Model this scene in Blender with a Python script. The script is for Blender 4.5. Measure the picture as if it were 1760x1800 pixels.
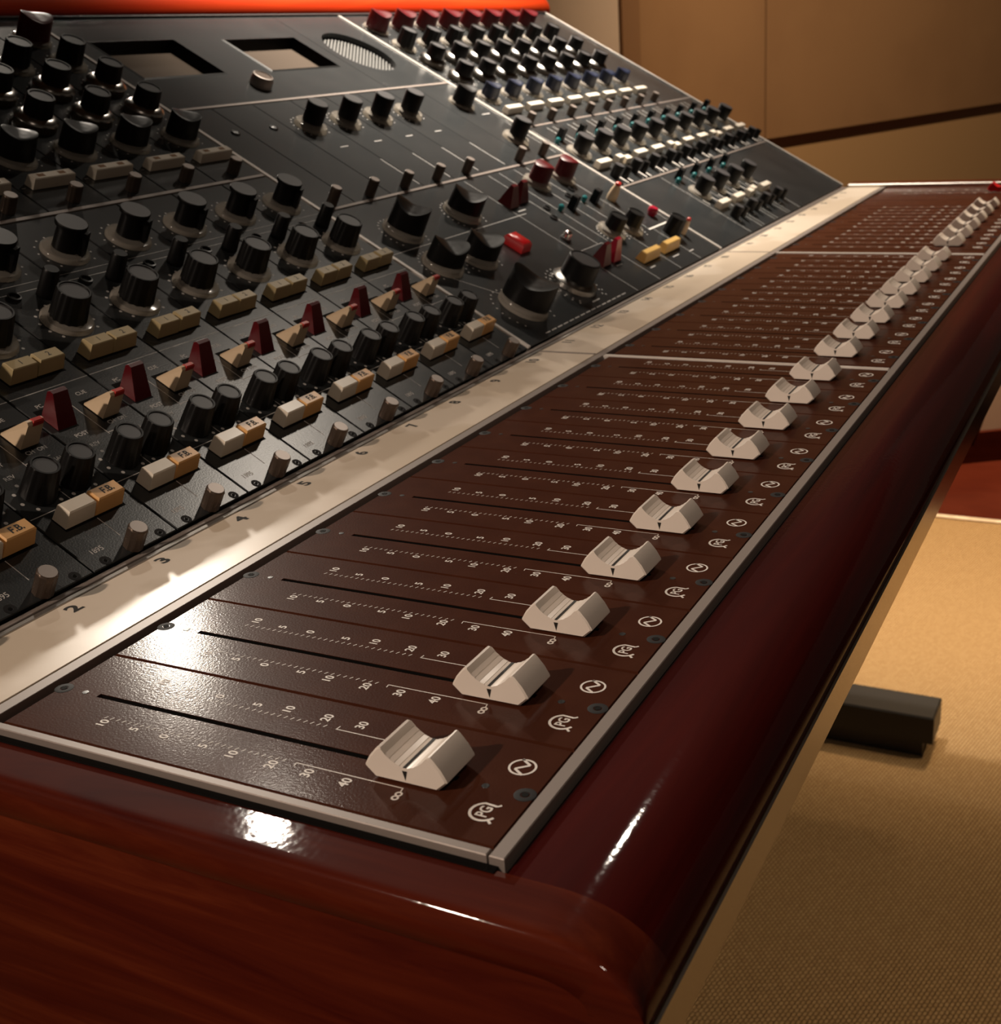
import bpy, math, random
from mathutils import Matrix, Vector, Euler
random.seed(7)
for o in list(bpy.data.objects):
    bpy.data.objects.remove(o)
SC = bpy.context.scene
COL = SC.collection

# ------------------------------------------------------------------ camera
F_PX = 2164.675
RC = ((0.45923974, -0.88571531, -0.06787668),
      (-0.33730826, -0.10318398, -0.93572229),
      (0.82177978, 0.45261623, -0.34614527))
CAM = Vector((-0.18196561, -0.11164301, 0.16914907))
cd = bpy.data.cameras.new('camera')
cam = bpy.data.objects.new('camera', cd)
COL.objects.link(cam)
R3 = Matrix((RC[0], (-RC[1][0], -RC[1][1], -RC[1][2]), (-RC[2][0], -RC[2][1], -RC[2][2]))).transposed()
cam.matrix_world = Matrix.Translation(CAM) @ R3.to_4x4()
cd.sensor_fit = 'HORIZONTAL'
cd.sensor_width = 36.0
cd.lens = 36.0 * F_PX / 1760.0
cd.clip_start = 0.01
cd.clip_end = 50
cd.dof.use_dof = True
cd.dof.focus_distance = 0.42
cd.dof.aperture_fstop = 34.0
SC.camera = cam

# ------------------------------------------------------------------ world, lamps, exposure
w = bpy.data.worlds.new('world')
SC.world = w
w.use_nodes = True
w.node_tree.nodes['Background'].inputs[0].default_value = (1.0, 0.78, 0.58, 1)
w.node_tree.nodes['Background'].inputs[1].default_value = 0.03
SC.view_settings.view_transform = 'Standard'
SC.view_settings.look = 'None'
SC.view_settings.gamma = 1.0
SC.view_settings.use_curve_mapping = False
SC.view_settings.exposure = -0.1


def spot(name, loc, target, energy, color, angle, blend, size):
    ld = bpy.data.lights.new(name, 'SPOT')
    ld.energy = energy
    ld.color = color
    ld.spot_size = math.radians(angle)
    ld.spot_blend = blend
    ld.shadow_soft_size = size
    o = bpy.data.objects.new(name, ld)
    COL.objects.link(o)
    o.location = loc
    d = Vector(target) - Vector(loc)
    o.rotation_euler = d.to_track_quat('-Z', 'Y').to_euler()
    return o


WARM = (1.0, 0.72, 0.44)
PALE = (1.0, 0.88, 0.74)
PINK = (1.0, 0.80, 0.64)
spot('ceiling_or_fill_spot', (2.83, 2.96, 1.68), (0.1, 0.15, 0), 190, PALE, 30, 0.6, 0.055)
spot('ceiling_or_fill_spot', (1.89, 1.75, 1.68), (0.05, 0.05, 0), 24, PALE, 45, 0.6, 0.04)
spot('ceiling_or_fill_spot', (1.45, 0.55, 1.68), (1.28, 0.52, 0.1), 165, PALE, 54, 0.9, 0.05)
spot('ceiling_or_fill_spot', (1.30, 0.40, 1.68), (0.95, 0.57, 0.2), 430, PALE, 30, 0.9, 0.05)  # added fill: brightens the far bay's upper slope and the top rail
spot('ceiling_or_fill_spot', (1.99, 0.33, 1.68), (0.75, 0.15, 0), 22, PALE, 75, 0.7, 0.045)
spot('ceiling_or_fill_spot', (2.50, -0.10, 1.68), (2.05, 0.16, -0.7), 500, WARM, 42, 0.9, 0.10)
spot('ceiling_or_fill_spot', (1.60, -1.20, 1.68), (1.15, -0.30, -0.7), 100, WARM, 46, 0.9, 0.10)  # added fill that lifts the dark carpet beside the armrest
spot('ceiling_or_fill_spot', (-0.80, -1.00, 1.68), (0.36, -0.06, 0), 26, PINK, 28, 0.9, 0.08)  # added fill for the cap faces on the user's side
spot('ceiling_or_fill_spot', (-2.0, 1.20, 1.68), (0.26, -0.06, 0), 215, PINK, 20, 0.9, 0.06)
spot('ceiling_or_fill_spot', (2.15, -0.25, 1.68), (4.1, 0.85, -0.2), 175, WARM, 72, 0.9, 0.06)  # added wash to brighten the angled back wall


# ------------------------------------------------------------------ materials
def mat(name, base, rough=0.4, metal=0.0, coat=0.0, coat_r=0.1, spec=0.5, bump=None, var=None):
    m = bpy.data.materials.new(name)
    m.use_nodes = True
    nt = m.node_tree
    p = nt.nodes['Principled BSDF']
    p.inputs['Base Color'].default_value = (*base, 1)
    p.inputs['Roughness'].default_value = rough
    p.inputs['Metallic'].default_value = metal
    p.inputs['Coat Weight'].default_value = coat
    p.inputs['Coat Roughness'].default_value = coat_r
    p.inputs['Specular IOR Level'].default_value = spec
    tc = nt.nodes.new('ShaderNodeTexCoord')
    if bump:
        sc, st, dist = bump
        n = nt.nodes.new('ShaderNodeTexNoise')
        n.inputs['Scale'].default_value = sc
        n.inputs['Detail'].default_value = 2
        b = nt.nodes.new('ShaderNodeBump')
        b.inputs['Strength'].default_value = st
        b.inputs['Distance'].default_value = dist
        nt.links.new(tc.outputs['Object'], n.inputs['Vector'])
        nt.links.new(n.outputs['Fac'], b.inputs['Height'])
        nt.links.new(b.outputs[0], p.inputs['Normal'])
        if coat:
            nt.links.new(b.outputs[0], p.inputs['Coat Normal'])
    if var:
        sc, c2, lo, hi = var
        n = nt.nodes.new('ShaderNodeTexNoise')
        n.inputs['Scale'].default_value = sc
        n.inputs['Detail'].default_value = 4
        r = nt.nodes.new('ShaderNodeValToRGB')
        r.color_ramp.elements[0].position = lo
        r.color_ramp.elements[0].color = (*base, 1)
        r.color_ramp.elements[1].position = hi
        r.color_ramp.elements[1].color = (*c2, 1)
        nt.links.new(tc.outputs['Object'], n.inputs['Vector'])
        nt.links.new(n.outputs['Fac'], r.inputs[0])
        nt.links.new(r.outputs[0], p.inputs['Base Color'])
    return m


def wood(name, stretch, c1, c2, c3, coat=1.0, peel=0.022, peel_scale=420):
    m = bpy.data.materials.new(name)
    m.use_nodes = True
    nt = m.node_tree
    p = nt.nodes['Principled BSDF']
    tc = nt.nodes.new('ShaderNodeTexCoord')
    mp = nt.nodes.new('ShaderNodeMapping')
    mp.inputs['Scale'].default_value = stretch
    nt.links.new(tc.outputs['Object'], mp.inputs[0])
    n1 = nt.nodes.new('ShaderNodeTexNoise')
    n1.inputs['Scale'].default_value = 1.0
    n1.inputs['Detail'].default_value = 6
    n1.inputs['Roughness'].default_value = 0.65
    n1.inputs['Distortion'].default_value = 0.6
    nt.links.new(mp.outputs[0], n1.inputs['Vector'])
    r = nt.nodes.new('ShaderNodeValToRGB')
    e = r.color_ramp.elements
    e[0].position = 0.32
    e[0].color = (*c1, 1)
    e[1].position = 0.72
    e[1].color = (*c3, 1)
    k = e.new(0.52)
    k.color = (*c2, 1)
    nt.links.new(n1.outputs['Fac'], r.inputs[0])
    nt.links.new(r.outputs[0], p.inputs['Base Color'])
    p.inputs['Roughness'].default_value = 0.6
    p.inputs['Specular IOR Level'].default_value = 0.05
    p.inputs['Coat Weight'].default_value = coat
    p.inputs['Coat Roughness'].default_value = 0.05
    n2 = nt.nodes.new('ShaderNodeTexNoise')
    n2.inputs['Scale'].default_value = peel_scale
    n2.inputs['Detail'].default_value = 1.5
    nt.links.new(tc.outputs['Object'], n2.inputs['Vector'])
    b = nt.nodes.new('ShaderNodeBump')
    b.inputs['Strength'].default_value = peel
    b.inputs['Distance'].default_value = 0.001
    nt.links.new(n2.outputs['Fac'], b.inputs['Height'])
    nt.links.new(b.outputs[0], p.inputs['Coat Normal'])
    return m


def acrylic(name, tint, fac, rough=0.12):
    m = bpy.data.materials.new(name)
    m.use_nodes = True
    nt = m.node_tree
    p = nt.nodes['Principled BSDF']
    p.inputs['Base Color'].default_value = (*tint, 1)
    p.inputs['Roughness'].default_value = rough
    t = nt.nodes.new('ShaderNodeBsdfTransparent')
    t.inputs[0].default_value = (0.92, 0.9, 0.86, 1)
    mx = nt.nodes.new('ShaderNodeMixShader')
    mx.inputs[0].default_value = fac
    nt.links.new(t.outputs[0], mx.inputs[1])
    nt.links.new(p.outputs[0], mx.inputs[2])
    nt.links.new(mx.outputs[0], nt.nodes['Material Output'].inputs[0])
    return m


M = {}
M['brown'] = mat('brown_lacquer', (0.056, 0.0165, 0.0085), 0.4, coat=0.16, coat_r=0.14, bump=(1300, 0.07, 0.0005), var=(60, (0.066, 0.0205, 0.0105), 0.4, 0.65), spec=0.015)
M['grey'] = mat('charcoal_paint', (0.025, 0.0275, 0.029), 0.27, bump=(1200, 0.06, 0.0005), var=(25, (0.034, 0.036, 0.037), 0.4, 0.7))
M['black'] = mat('black_plastic', (0.005, 0.0047, 0.0047), 0.42, spec=0.22)
M['blacktop'] = mat('grey_knob_cap', (0.045, 0.043, 0.045), 0.42)
M['dark'] = mat('dark_void', (0.004, 0.0035, 0.003), 0.7, spec=0.1)
M['print'] = mat('white_print', (0.82, 0.76, 0.70), 0.5)
M['print_dim'] = mat('grey_print', (0.58, 0.55, 0.52), 0.5)
M['ink'] = mat('black_ink', (0.012, 0.009, 0.006), 0.6)
M['alu'] = mat('brushed_aluminium', (0.50, 0.47, 0.44), 0.34, metal=0.85, bump=(500, 0.05, 0.0004))
M['trim'] = mat('satin_trim', (0.26, 0.215, 0.19), 0.45, metal=0.2)
M['frontmetal'] = mat('polished_edge_metal', (0.52, 0.46, 0.39), 0.22, metal=1.0)
M['silver'] = mat('spun_aluminium', (0.62, 0.60, 0.57), 0.25, metal=1.0)
M['edge'] = mat('bright_edge_metal', (0.80, 0.74, 0.68), 0.3, metal=0.3)
M['chrome'] = mat('chrome', (0.8, 0.78, 0.75), 0.08, metal=1.0)
M['bronze'] = mat('knurled_bronze', (0.10, 0.072, 0.055), 0.4, metal=0.6, bump=(1500, 0.3, 0.0005))
M['bronzetop'] = mat('worn_brass_top', (0.34, 0.29, 0.26), 0.38, metal=0.5)
M['strip'] = mat('cream_tape', (0.68, 0.56, 0.43), 0.33, var=(14, (0.78, 0.66, 0.53), 0.47, 0.53), bump=(30, 0.05, 0.001))
M['cap'] = mat('white_fader_plastic', (0.83, 0.73, 0.64), 0.36, coat=0.15, coat_r=0.2)
M['ivory'] = mat('ivory_plastic', (0.86, 0.78, 0.66), 0.3, coat=0.3, var=(40, (0.80, 0.70, 0.56), 0.4, 0.65))
M['khaki'] = mat('aged_ivory_plastic', (0.46, 0.36, 0.19), 0.36, coat=0.15)
M['amber'] = mat('amber_plastic', (0.84, 0.47, 0.18), 0.33, coat=0.2)
M['yellow'] = mat('yellow_plastic', (0.80, 0.50, 0.16), 0.33, coat=0.2)
M['red'] = mat('maroon_plastic', (0.09, 0.003, 0.006), 0.35, spec=0.25)
M['brightred'] = mat('bright_red_plastic', (0.72, 0.012, 0.016), 0.3, coat=0.3)
M['crimson'] = mat('crimson_plastic', (0.38, 0.006, 0.03), 0.3)
M['orange_tip'] = mat('orange_red_paint', (0.55, 0.03, 0.02), 0.35)
M['tan'] = mat('tan_plastic', (0.74, 0.56, 0.37), 0.36)
M['blue'] = mat('navy_plastic', (0.0025, 0.007, 0.026), 0.4, spec=0.3)
M['teal'] = mat('teal_plastic', (0.005, 0.16, 0.17), 0.3)
M['clear'] = acrylic('clear_acrylic', (0.72, 0.66, 0.58), 0.3, 0.1)
M['smoke'] = acrylic('smoked_acrylic', (0.14, 0.11, 0.08), 0.6, 0.15)
M['steel'] = mat('blackened_steel', (0.05, 0.05, 0.05), 0.35, metal=0.7)
M['screw'] = mat('black_screw', (0.014, 0.013, 0.013), 0.6, spec=0.2)
M['cell'] = mat('blanking_plate', (0.10, 0.076, 0.058), 0.85, spec=0.1)
M['mesh_metal'] = mat('grille_metal', (0.13, 0.13, 0.125), 0.5, metal=0.3)
M['wood_x'] = wood('mahogany_lengthwise', (2.2, 45, 45), (0.026, 0.0008, 0.0005), (0.048, 0.0018, 0.0009), (0.075, 0.004, 0.0018), coat=0.6)
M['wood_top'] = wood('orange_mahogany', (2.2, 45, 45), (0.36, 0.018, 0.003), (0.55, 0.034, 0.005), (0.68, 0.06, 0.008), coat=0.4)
M['wood_y'] = wood('mahogany_crosswise', (50, 5, 70), (0.045, 0.0035, 0.0018), (0.085, 0.010, 0.003), (0.15, 0.025, 0.007), coat=0.8)
M['wood_base'] = wood('red_wood_boards', (6, 3, 30), (0.045, 0.006, 0.003), (0.065, 0.010, 0.004), (0.085, 0.015, 0.007), coat=0.15)
M['wall'] = mat('tan_fabric_wall', (0.36, 0.21, 0.11), 0.85, spec=0.1, var=(3, (0.33, 0.19, 0.10), 0.4, 0.6))
M['wall_lo'] = mat('ochre_wall', (0.52, 0.33, 0.17), 0.85, spec=0.1)
M['wall_pale'] = mat('pale_wall', (0.66, 0.53, 0.44), 0.85, spec=0.1)
M['wall_dark'] = mat('brown_reveal', (0.27, 0.15, 0.08), 0.8, spec=0.1)
M['rear'] = mat('dark_rear_wall', (0.05, 0.035, 0.028), 0.95, spec=0.05)  # unseen rear wall, darkened to keep its reflection off the glossy armrest
M['ceiling'] = mat('ceiling_paint', (0.09, 0.07, 0.055), 0.9)
M['foot'] = mat('black_painted_steel', (0.014, 0.013, 0.012), 0.45)


def carpet():
    m = bpy.data.materials.new('woven_carpet')
    m.use_nodes = True
    nt = m.node_tree
    p = nt.nodes['Principled BSDF']
    p.inputs['Roughness'].default_value = 0.9
    p.inputs['Specular IOR Level'].default_value = 0.15
    tc = nt.nodes.new('ShaderNodeTexCoord')
    mp = nt.nodes.new('ShaderNodeMapping')
    mp.inputs['Rotation'].default_value = (0, 0, math.radians(12))
    nt.links.new(tc.outputs['Object'], mp.inputs[0])
    br = nt.nodes.new('ShaderNodeTexBrick')
    br.inputs['Scale'].default_value = 1.0
    br.inputs['Brick Width'].default_value = 0.0066
    br.inputs['Row Height'].default_value = 0.0042
    br.inputs['Mortar Size'].default_value = 0.0009
    br.inputs['Mortar Smooth'].default_value = 1.0
    br.inputs['Color1'].default_value = (0.46, 0.31, 0.155, 1)
    br.inputs['Color2'].default_value = (0.40, 0.26, 0.125, 1)
    br.inputs['Mortar'].default_value = (0.22, 0.135, 0.06, 1)
    nt.links.new(mp.outputs[0], br.inputs['Vector'])
    nt.links.new(br.outputs['Color'], p.inputs['Base Color'])
    b = nt.nodes.new('ShaderNodeBump')
    b.invert = True
    b.inputs['Strength'].default_value = 0.8
    b.inputs['Distance'].default_value = 0.002
    nt.links.new(br.outputs['Fac'], b.inputs['Height'])
    nt.links.new(b.outputs[0], p.inputs['Normal'])
    return m


M['carpet'] = carpet()


# ------------------------------------------------------------------ mesh helpers (millimetres in, metres out)
class MB:
    def __init__(s):
        s.v = []
        s.f = []

    def add(s, vs, fs):
        k = len(s.v)
        s.v += [tuple(q) for q in vs]
        s.f += [tuple(i + k for i in q) for q in fs]
        return s

    def box(s, x0, x1, y0, y1, z0, z1, c=0.0, t=0.0):
        """box with chamfered top edge c and side taper t (top smaller)"""
        def ring(i, z):
            return [(x0 + i, y0 + i, z), (x1 - i, y0 + i, z), (x1 - i, y1 - i, z), (x0 + i, y1 - i, z)]
        rs = [ring(0, z0)]
        if c:
            rs += [ring(t, z1 - c), ring(t + c, z1)]
        else:
            rs += [ring(t, z1)]
        vs = [q for r in rs for q in r]
        fs = [(3, 2, 1, 0)]
        for k in range(len(rs) - 1):
            a, b = 4 * k, 4 * k + 4
            for i in range(4):
                j = (i + 1) % 4
                fs.append((a + i, a + j, b + j, b + i))
        e = 4 * (len(rs) - 1)
        fs.append((e, e + 1, e + 2, e + 3))
        return s.add(vs, fs)

    def lathe(s, prof, n=24, cx=0, cy=0, flute=None, close=True):
        """prof: list of (r, z); flute(k ring index)-> depth for alternate radii"""
        vs = []
        fs = []
        for k, (r, z) in enumerate(prof):
            d = flute(k) if flute else 0
            for i in range(n):
                a = 2 * math.pi * i / n
                rr = r - (d if (i // 2) % 2 else 0)
                vs.append((cx + rr * math.cos(a), cy + rr * math.sin(a), z))
        for k in range(len(prof) - 1):
            for i in range(n):
                j = (i + 1) % n
                fs.append((k * n + i, k * n + j, k * n + n + j, k * n + n + i))
        if close:
            e = (len(prof) - 1) * n
            fs.append(tuple(e + i for i in range(n)))
            fs.append(tuple(n - 1 - i for i in range(n)))
        return s.add(vs, fs)

    def prism_x(s, poly, x0, x1):
        """poly in (y, z), counter-clockwise seen from -x... extruded in x"""
        n = len(poly)
        vs = [(x0, a, b) for a, b in poly] + [(x1, a, b) for a, b in poly]
        fs = [tuple(range(n)), tuple(range(2 * n - 1, n - 1, -1))]
        for i in range(n):
            j = (i + 1) % n
            fs.append((j, i, n + i, n + j))
        return s.add(vs, fs)

    def poly(s, pts, z):
        return s.add([(a, b, z) for a, b in pts], [tuple(range(len(pts)))])

    def line(s, a, b, wd, z):
        dx, dy = b[0] - a[0], b[1] - a[1]
        L = math.hypot(dx, dy)
        nx, ny = -dy / L * wd / 2, dx / L * wd / 2
        return s.poly([(a[0] - nx, a[1] - ny), (b[0] - nx, b[1] - ny), (b[0] + nx, b[1] + ny), (a[0] + nx, a[1] + ny)], z)

    def dot(s, x, y, r, z, n=8, sx=1.0):
        return s.poly([(x + r * sx * math.cos(2 * math.pi * i / n), y + r * math.sin(2 * math.pi * i / n)) for i in range(n)], z)

    def ring(s, x, y, r0, r1, z, a0=0.0, a1=360.0, n=28):
        full = abs(a1 - a0) >= 360
        m = n if full else n + 1
        vs = []
        for i in range(m):
            a = math.radians(a0 + (a1 - a0) * i / n)
            vs += [(x + r0 * math.cos(a), y + r0 * math.sin(a), z), (x + r1 * math.cos(a), y + r1 * math.sin(a), z)]
        fs = []
        for i in range(n):
            j = (i + 1) % m
            fs.append((2 * i, 2 * i + 1, 2 * j + 1, 2 * j))
        return s.add(vs, fs)

    def text(s, body, x, y, size, z, sx=1.0, rot=0.0, bold=0.012):
        vs, fs = text_mesh(body, bold)
        c, q = math.cos(rot), math.sin(rot)
        out = []
        for a, b in vs:
            a, b = a * size * sx, b * size
            out.append((x + a * c - b * q, y + a * q + b * c, z))
        return s.add(out, fs)

    def mesh(s, name, material, smooth=30):
        me = bpy.data.meshes.new(name)
        me.from_pydata([(a * .001, b * .001, c * .001) for a, b, c in s.v], [], s.f)
        me.materials.append(material)
        me.update()
        if smooth:
            for p in me.polygons:
                p.use_smooth = True
            me.set_sharp_from_angle(angle=math.radians(smooth))
        return me


_TXT = {}


def text_mesh(body, bold=0.0):
    """vertices (centred, unit height) and faces of a piece of lettering"""
    if (body, bold) in _TXT:
        return _TXT[(body, bold)]
    cu = bpy.data.curves.new('lettering', 'FONT')
    cu.body = body
    cu.size = 1.0
    cu.offset = bold
    cu.align_x = 'CENTER'
    cu.align_y = 'CENTER'
    cu.resolution_u = 3
    o = bpy.data.objects.new('lettering', cu)
    COL.objects.link(o)
    dg = bpy.context.evaluated_depsgraph_get()
    me = bpy.data.meshes.new_from_object(o.evaluated_get(dg))
    vs = [(v.co.x, v.co.y) for v in me.vertices]
    fs = [tuple(p.vertices) for p in me.polygons]
    bpy.data.meshes.remove(me)
    bpy.data.objects.remove(o)
    bpy.data.curves.remove(cu)
    _TXT[(body, bold)] = (vs, fs)
    return _TXT[(body, bold)]


def ob(name, me, parent=None, loc=(0, 0, 0), rotz=0.0, label=None, kind=None):
    o = bpy.data.objects.new(name, me)
    COL.objects.link(o)
    o.parent = parent
    o.location = (loc[0] * .001, loc[1] * .001, loc[2] * .001)
    if rotz:
        o.rotation_euler = (0, 0, rotz)
    if label:
        o['label'] = label
    if kind or name == 'legend':
        o['kind'] = kind or 'stuff'
    return o


def thing(name, label, cat, loc, tilt=0.0, group=None):
    o = bpy.data.objects.new(name, None)
    o.empty_display_size = 0.01
    COL.objects.link(o)
    o.location = loc
    o.rotation_euler = (tilt, 0, 0)
    o['label'] = label
    o['category'] = cat
    if group:
        o['group'] = group
    return o


TILT = math.radians(30)
PY0 = 0.217                                   # where the sloping panel starts


def panel_thing(name, label, cat, x, s, group=None):
    """an Empty on the sloping panel: x along the desk, s up the slope, both in mm"""
    return thing(name, label, cat, (x * .001, PY0 + s * .001 * math.cos(TILT), s * .001 * math.sin(TILT)), TILT, group)


# ------------------------------------------------------------------ structure: room
FLOOR = -0.72
CEIL = 1.75


def room_box(name, x0, x1, y0, y1, z0, z1, m, parent=None):
    o = ob(name, MB().box(x0 * 1000, x1 * 1000, y0 * 1000, y1 * 1000, z0 * 1000, z1 * 1000).mesh(name, m, 0), parent)
    if parent is None:
        o['kind'] = 'structure'
    return o


room_box('floor', -3.0, 2.15, -3.0, 4.5, FLOOR - 0.05, FLOOR, M['carpet'])
fw = room_box('floor_boards', 2.165, 5.0, -3.0, 4.5, FLOOR - 0.05, FLOOR - 0.002, M['wood_base'])
room_box('trim_1', 2.15, 2.165, -3.0, 4.5, FLOOR - 0.05, FLOOR + 0.003, M['strip'])
room_box('ceiling', -3.0, 5.0, -3.0, 4.5, CEIL, CEIL + 0.05, M['ceiling'])

WD = Vector((0.93471, -0.35541, 0))
WA = Vector((3.50, 0.945, 0))


def wall_obj(name, t0, t1, d0, d1, z0, z1, m, parent=None):
    """box on the angled wall: t along it, d depth (towards the desk is positive)"""
    nrm = Vector((WD.y, -WD.x, 0))
    vs = []
    for z in (z0, z1):
        for t, d in ((t0, d0), (t1, d0), (t1, d1), (t0, d1)):
            q = WA + WD * t + nrm * d
            vs.append((q.x * 1000, q.y * 1000, z * 1000))
    b = MB().add(vs, [(3, 2, 1, 0), (4, 5, 6, 7), (0, 1, 5, 4), (1, 2, 6, 5), (2, 3, 7, 6), (3, 0, 4, 7)])
    o = ob(name, b.mesh(name, m, 0), parent)
    if parent is None:
        o['kind'] = 'structure'
    return o


ZL = -0.11
wall = wall_obj('wall_back', -0.607, 3.6, -0.16, -0.035, FLOOR, CEIL, M['wall_lo'])
wall_obj('panel', 0.004, 3.6, -0.035, 0.0, ZL, CEIL, M['wall'], wall)
wall_obj('panel', -0.535, -0.004, -0.035, 0.0, ZL, CEIL, M['wall'], wall)
wall_obj('reveal', -0.607, -0.541, -0.035, 0.012, FLOOR, CEIL, M['wall_dark'], wall)
wall_obj('panel', -1.15, -0.612, -0.16, 0.004, FLOOR, CEIL, M['wall_pale'], wall)
room_box('wall_rear', -3.0, 5.0, 4.5, 4.6, FLOOR, CEIL, M['rear'])
# low side wall with its wooden baseboard
P0 = Vector((2.487, 0.231))
P1 = Vector((2.542, 0.148))
dv = (P1 - P0).normalized()
nv = Vector((-dv.y, dv.x))
if nv.x < 0:
    nv = -nv


def low_wall(name, m, z0, z1, off, thick, parent=None):
    a = P0 - dv * 0.35 + nv * off
    b = P1 + dv * 1.6 + nv * off
    vs = []
    for z in (z0, z1):
        for q in (a, b, b + nv * thick, a + nv * thick):
            vs.append((q.x * 1000, q.y * 1000, z * 1000))
    me = MB().add(vs, [(3, 2, 1, 0), (4, 5, 6, 7), (0, 1, 5, 4), (1, 2, 6, 5), (2, 3, 7, 6), (3, 0, 4, 7)]).mesh(name, m, 0)
    o = ob(name, me, parent)
    o['kind'] = 'structure'
    return o


low_wall('wall_side', M['wall_pale'], FLOOR, -0.16, 0.012, 0.12)
low_wall('baseboard_side', M['wood_base'], FLOOR, FLOOR + 0.066, 0.0, 0.012)

# ------------------------------------------------------------------ mixing console body
X_END = 1297.0
con = thing('mixing_console', 'long studio mixing console with red mahogany armrest, end panel and top rail', 'mixing desk', (0, 0, 0))


def lp(s, h):
    """panel (s, h) in mm -> (y, z) in mm"""
    return (PY0 * 1000 + s * math.cos(TILT) - h * math.sin(TILT), s * math.sin(TILT) + h * math.cos(TILT))


# black chassis under all the modules
prof = [(0, -60), (0, -4), (222, -4), lp(6, -18), lp(432, -18), (640, 150), (640, -60)]
ob('chassis', MB().prism_x(prof, 21, X_END).mesh('chassis', M['dark'], 0), con)
# wooden end panel nearest the camera
nose = []
for i in range(1, 17):
    a = math.pi / 2 + math.pi / 2 * i / 16
    nose.append((-9 + 26.0 * math.cos(a), -19.0 + 16.4 * math.sin(a)))
nose += [(-35, -33.5), (-32.5, -36.5)]
top = [(-8.9, -2.6), (222, -2.6), (lp(0, 2)[0] + 6, 0), lp(30, 8), lp(470, 8), (670, 200), (670, -420), (60, -420), (10, -110), (-20, -60)] + nose[::-1]
bm = MB()
n = len(top)
vs = []
ins = [(0, 1.6), (0.4, 0.9), (1.0, 0.35), (2.0, 0.0), (3.0, 0.0)]
for dx, dz in ins:
    vs += [(6.5 + dx, y, z - dz - .5) for y, z in top]
vs += [(18.5, y, z - .5) for y, z in top]
fs = [tuple(range(n))]
for k in range(len(ins)):
    for i in range(n):
        j = (i + 1) % n
        fs.append((k * n + j, k * n + i, k * n + n + i, k * n + n + j))
fs.append(tuple(len(ins) * n + n - 1 - i for i in range(n)))
ob('end_panel', bm.add(vs, fs).mesh('end_panel', M['wood_y'], 40), con)
# rounded moulding that overhangs the end panel
outer = nose[:16][::-1] + [(-8.9, -2.6), (222, -2.6), (lp(0, 2)[0] + 6, 0), lp(30, 8), lp(470, 8)]
inner = [lp(470, -6), lp(34, -6), (226, -16), (-8.9, -15)] + [(-9 + 13.0 * math.cos(math.pi / 2 + math.pi / 2 * i / 16), -21.0 + 6.0 * math.sin(math.pi / 2 + math.pi / 2 * i / 16)) for i in range(1, 17)]
mp_ = outer + inner
n = len(mp_)
vs = []
cyc = [(2.6, 1.5), (3.1, 0.75), (3.9, 0.2), (5.2, 0.0), (6.4, 0.0), (18.5, 0.0)]
for x, dz in cyc:
    vs += [(x, y, z - dz if i < len(outer) else z + dz) for i, (y, z) in enumerate(mp_)]
fs = [tuple(range(n)), tuple(len(vs) - 1 - i for i in range(n))]
for k in range(len(cyc) - 1):
    for i in range(n):
        j = (i + 1) % n
        fs.append((k * n + j, k * n + i, k * n + n + i, k * n + n + j))
ob('end_moulding', MB().add(vs, fs).mesh('end_moulding', M['wood_y'], 40), con)
# bullnose armrest along the user's side
pr = [(3.6, -2.6), (-9, -2.6)] + nose + [(3.6, -38.6)]
bm = MB().prism_x(pr, 18.5, X_END + 30)
ob('armrest', bm.mesh('armrest', M['wood_x'], 50), con)
# bright metal strip along the lower front edge of the armrest
ob('front_trim', MB().prism_x([(-36.2, -20.5), (-36.2, -33.5), (-34.6, -34.5), (-34.6, -20.0)][::-1], 2.4, X_END + 30).mesh('front_trim', M['frontmetal'], 30), con)
# far end rail
fr = [(-8, -40), (-8, 2), (0, 3.5), (215, 3.5), lp(2, -8), lp(446, -8), (670, 160), (670, -300), (60, -300)]
ob('end_rail', MB().prism_x(fr, X_END + 1.5, X_END + 30).mesh('end_rail', M['wood_y'], 30), con)
# top rail
tr = []
c0 = (450, -4)
for i in range(20):
    a = 2 * math.pi * i / 20
    tr.append(lp(c0[0] + 17 * math.cos(a) * (1.0), c0[1] + 15 * math.sin(a)))
bm = MB().prism_x(tr, 2.5, X_END + 20)
ob('top_rail', bm.mesh('top_rail', M['wood_top'], 50), con)
bk = [lp(466, 0), (690, 215), (690, -420), (655, -420), (655, 150)]
ob('back_panel', MB().prism_x(bk, 18.5, X_END).mesh('back_panel', M['black'], 0), con)
# aluminium trims around the fader bed
ob('trim_or_glint_strip', MB().box(19.6, X_END, 4.9, 8.9, -4, 0.1, 0.25).mesh('trim_or_glint_strip', M['trim'], 30), con)
ob('trim_or_glint_strip', MB().box(19.6, 22.3, 9.5, 176, -4, 0.1, 0.25).mesh('trim_or_glint_strip', M['trim'], 30), con)
ob('trim_shadow_gap', MB().box(17.2, 19.8, 6.5, 222, -5, -2.2).mesh('trim_shadow_gap', M['dark'], 0), con)
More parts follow.
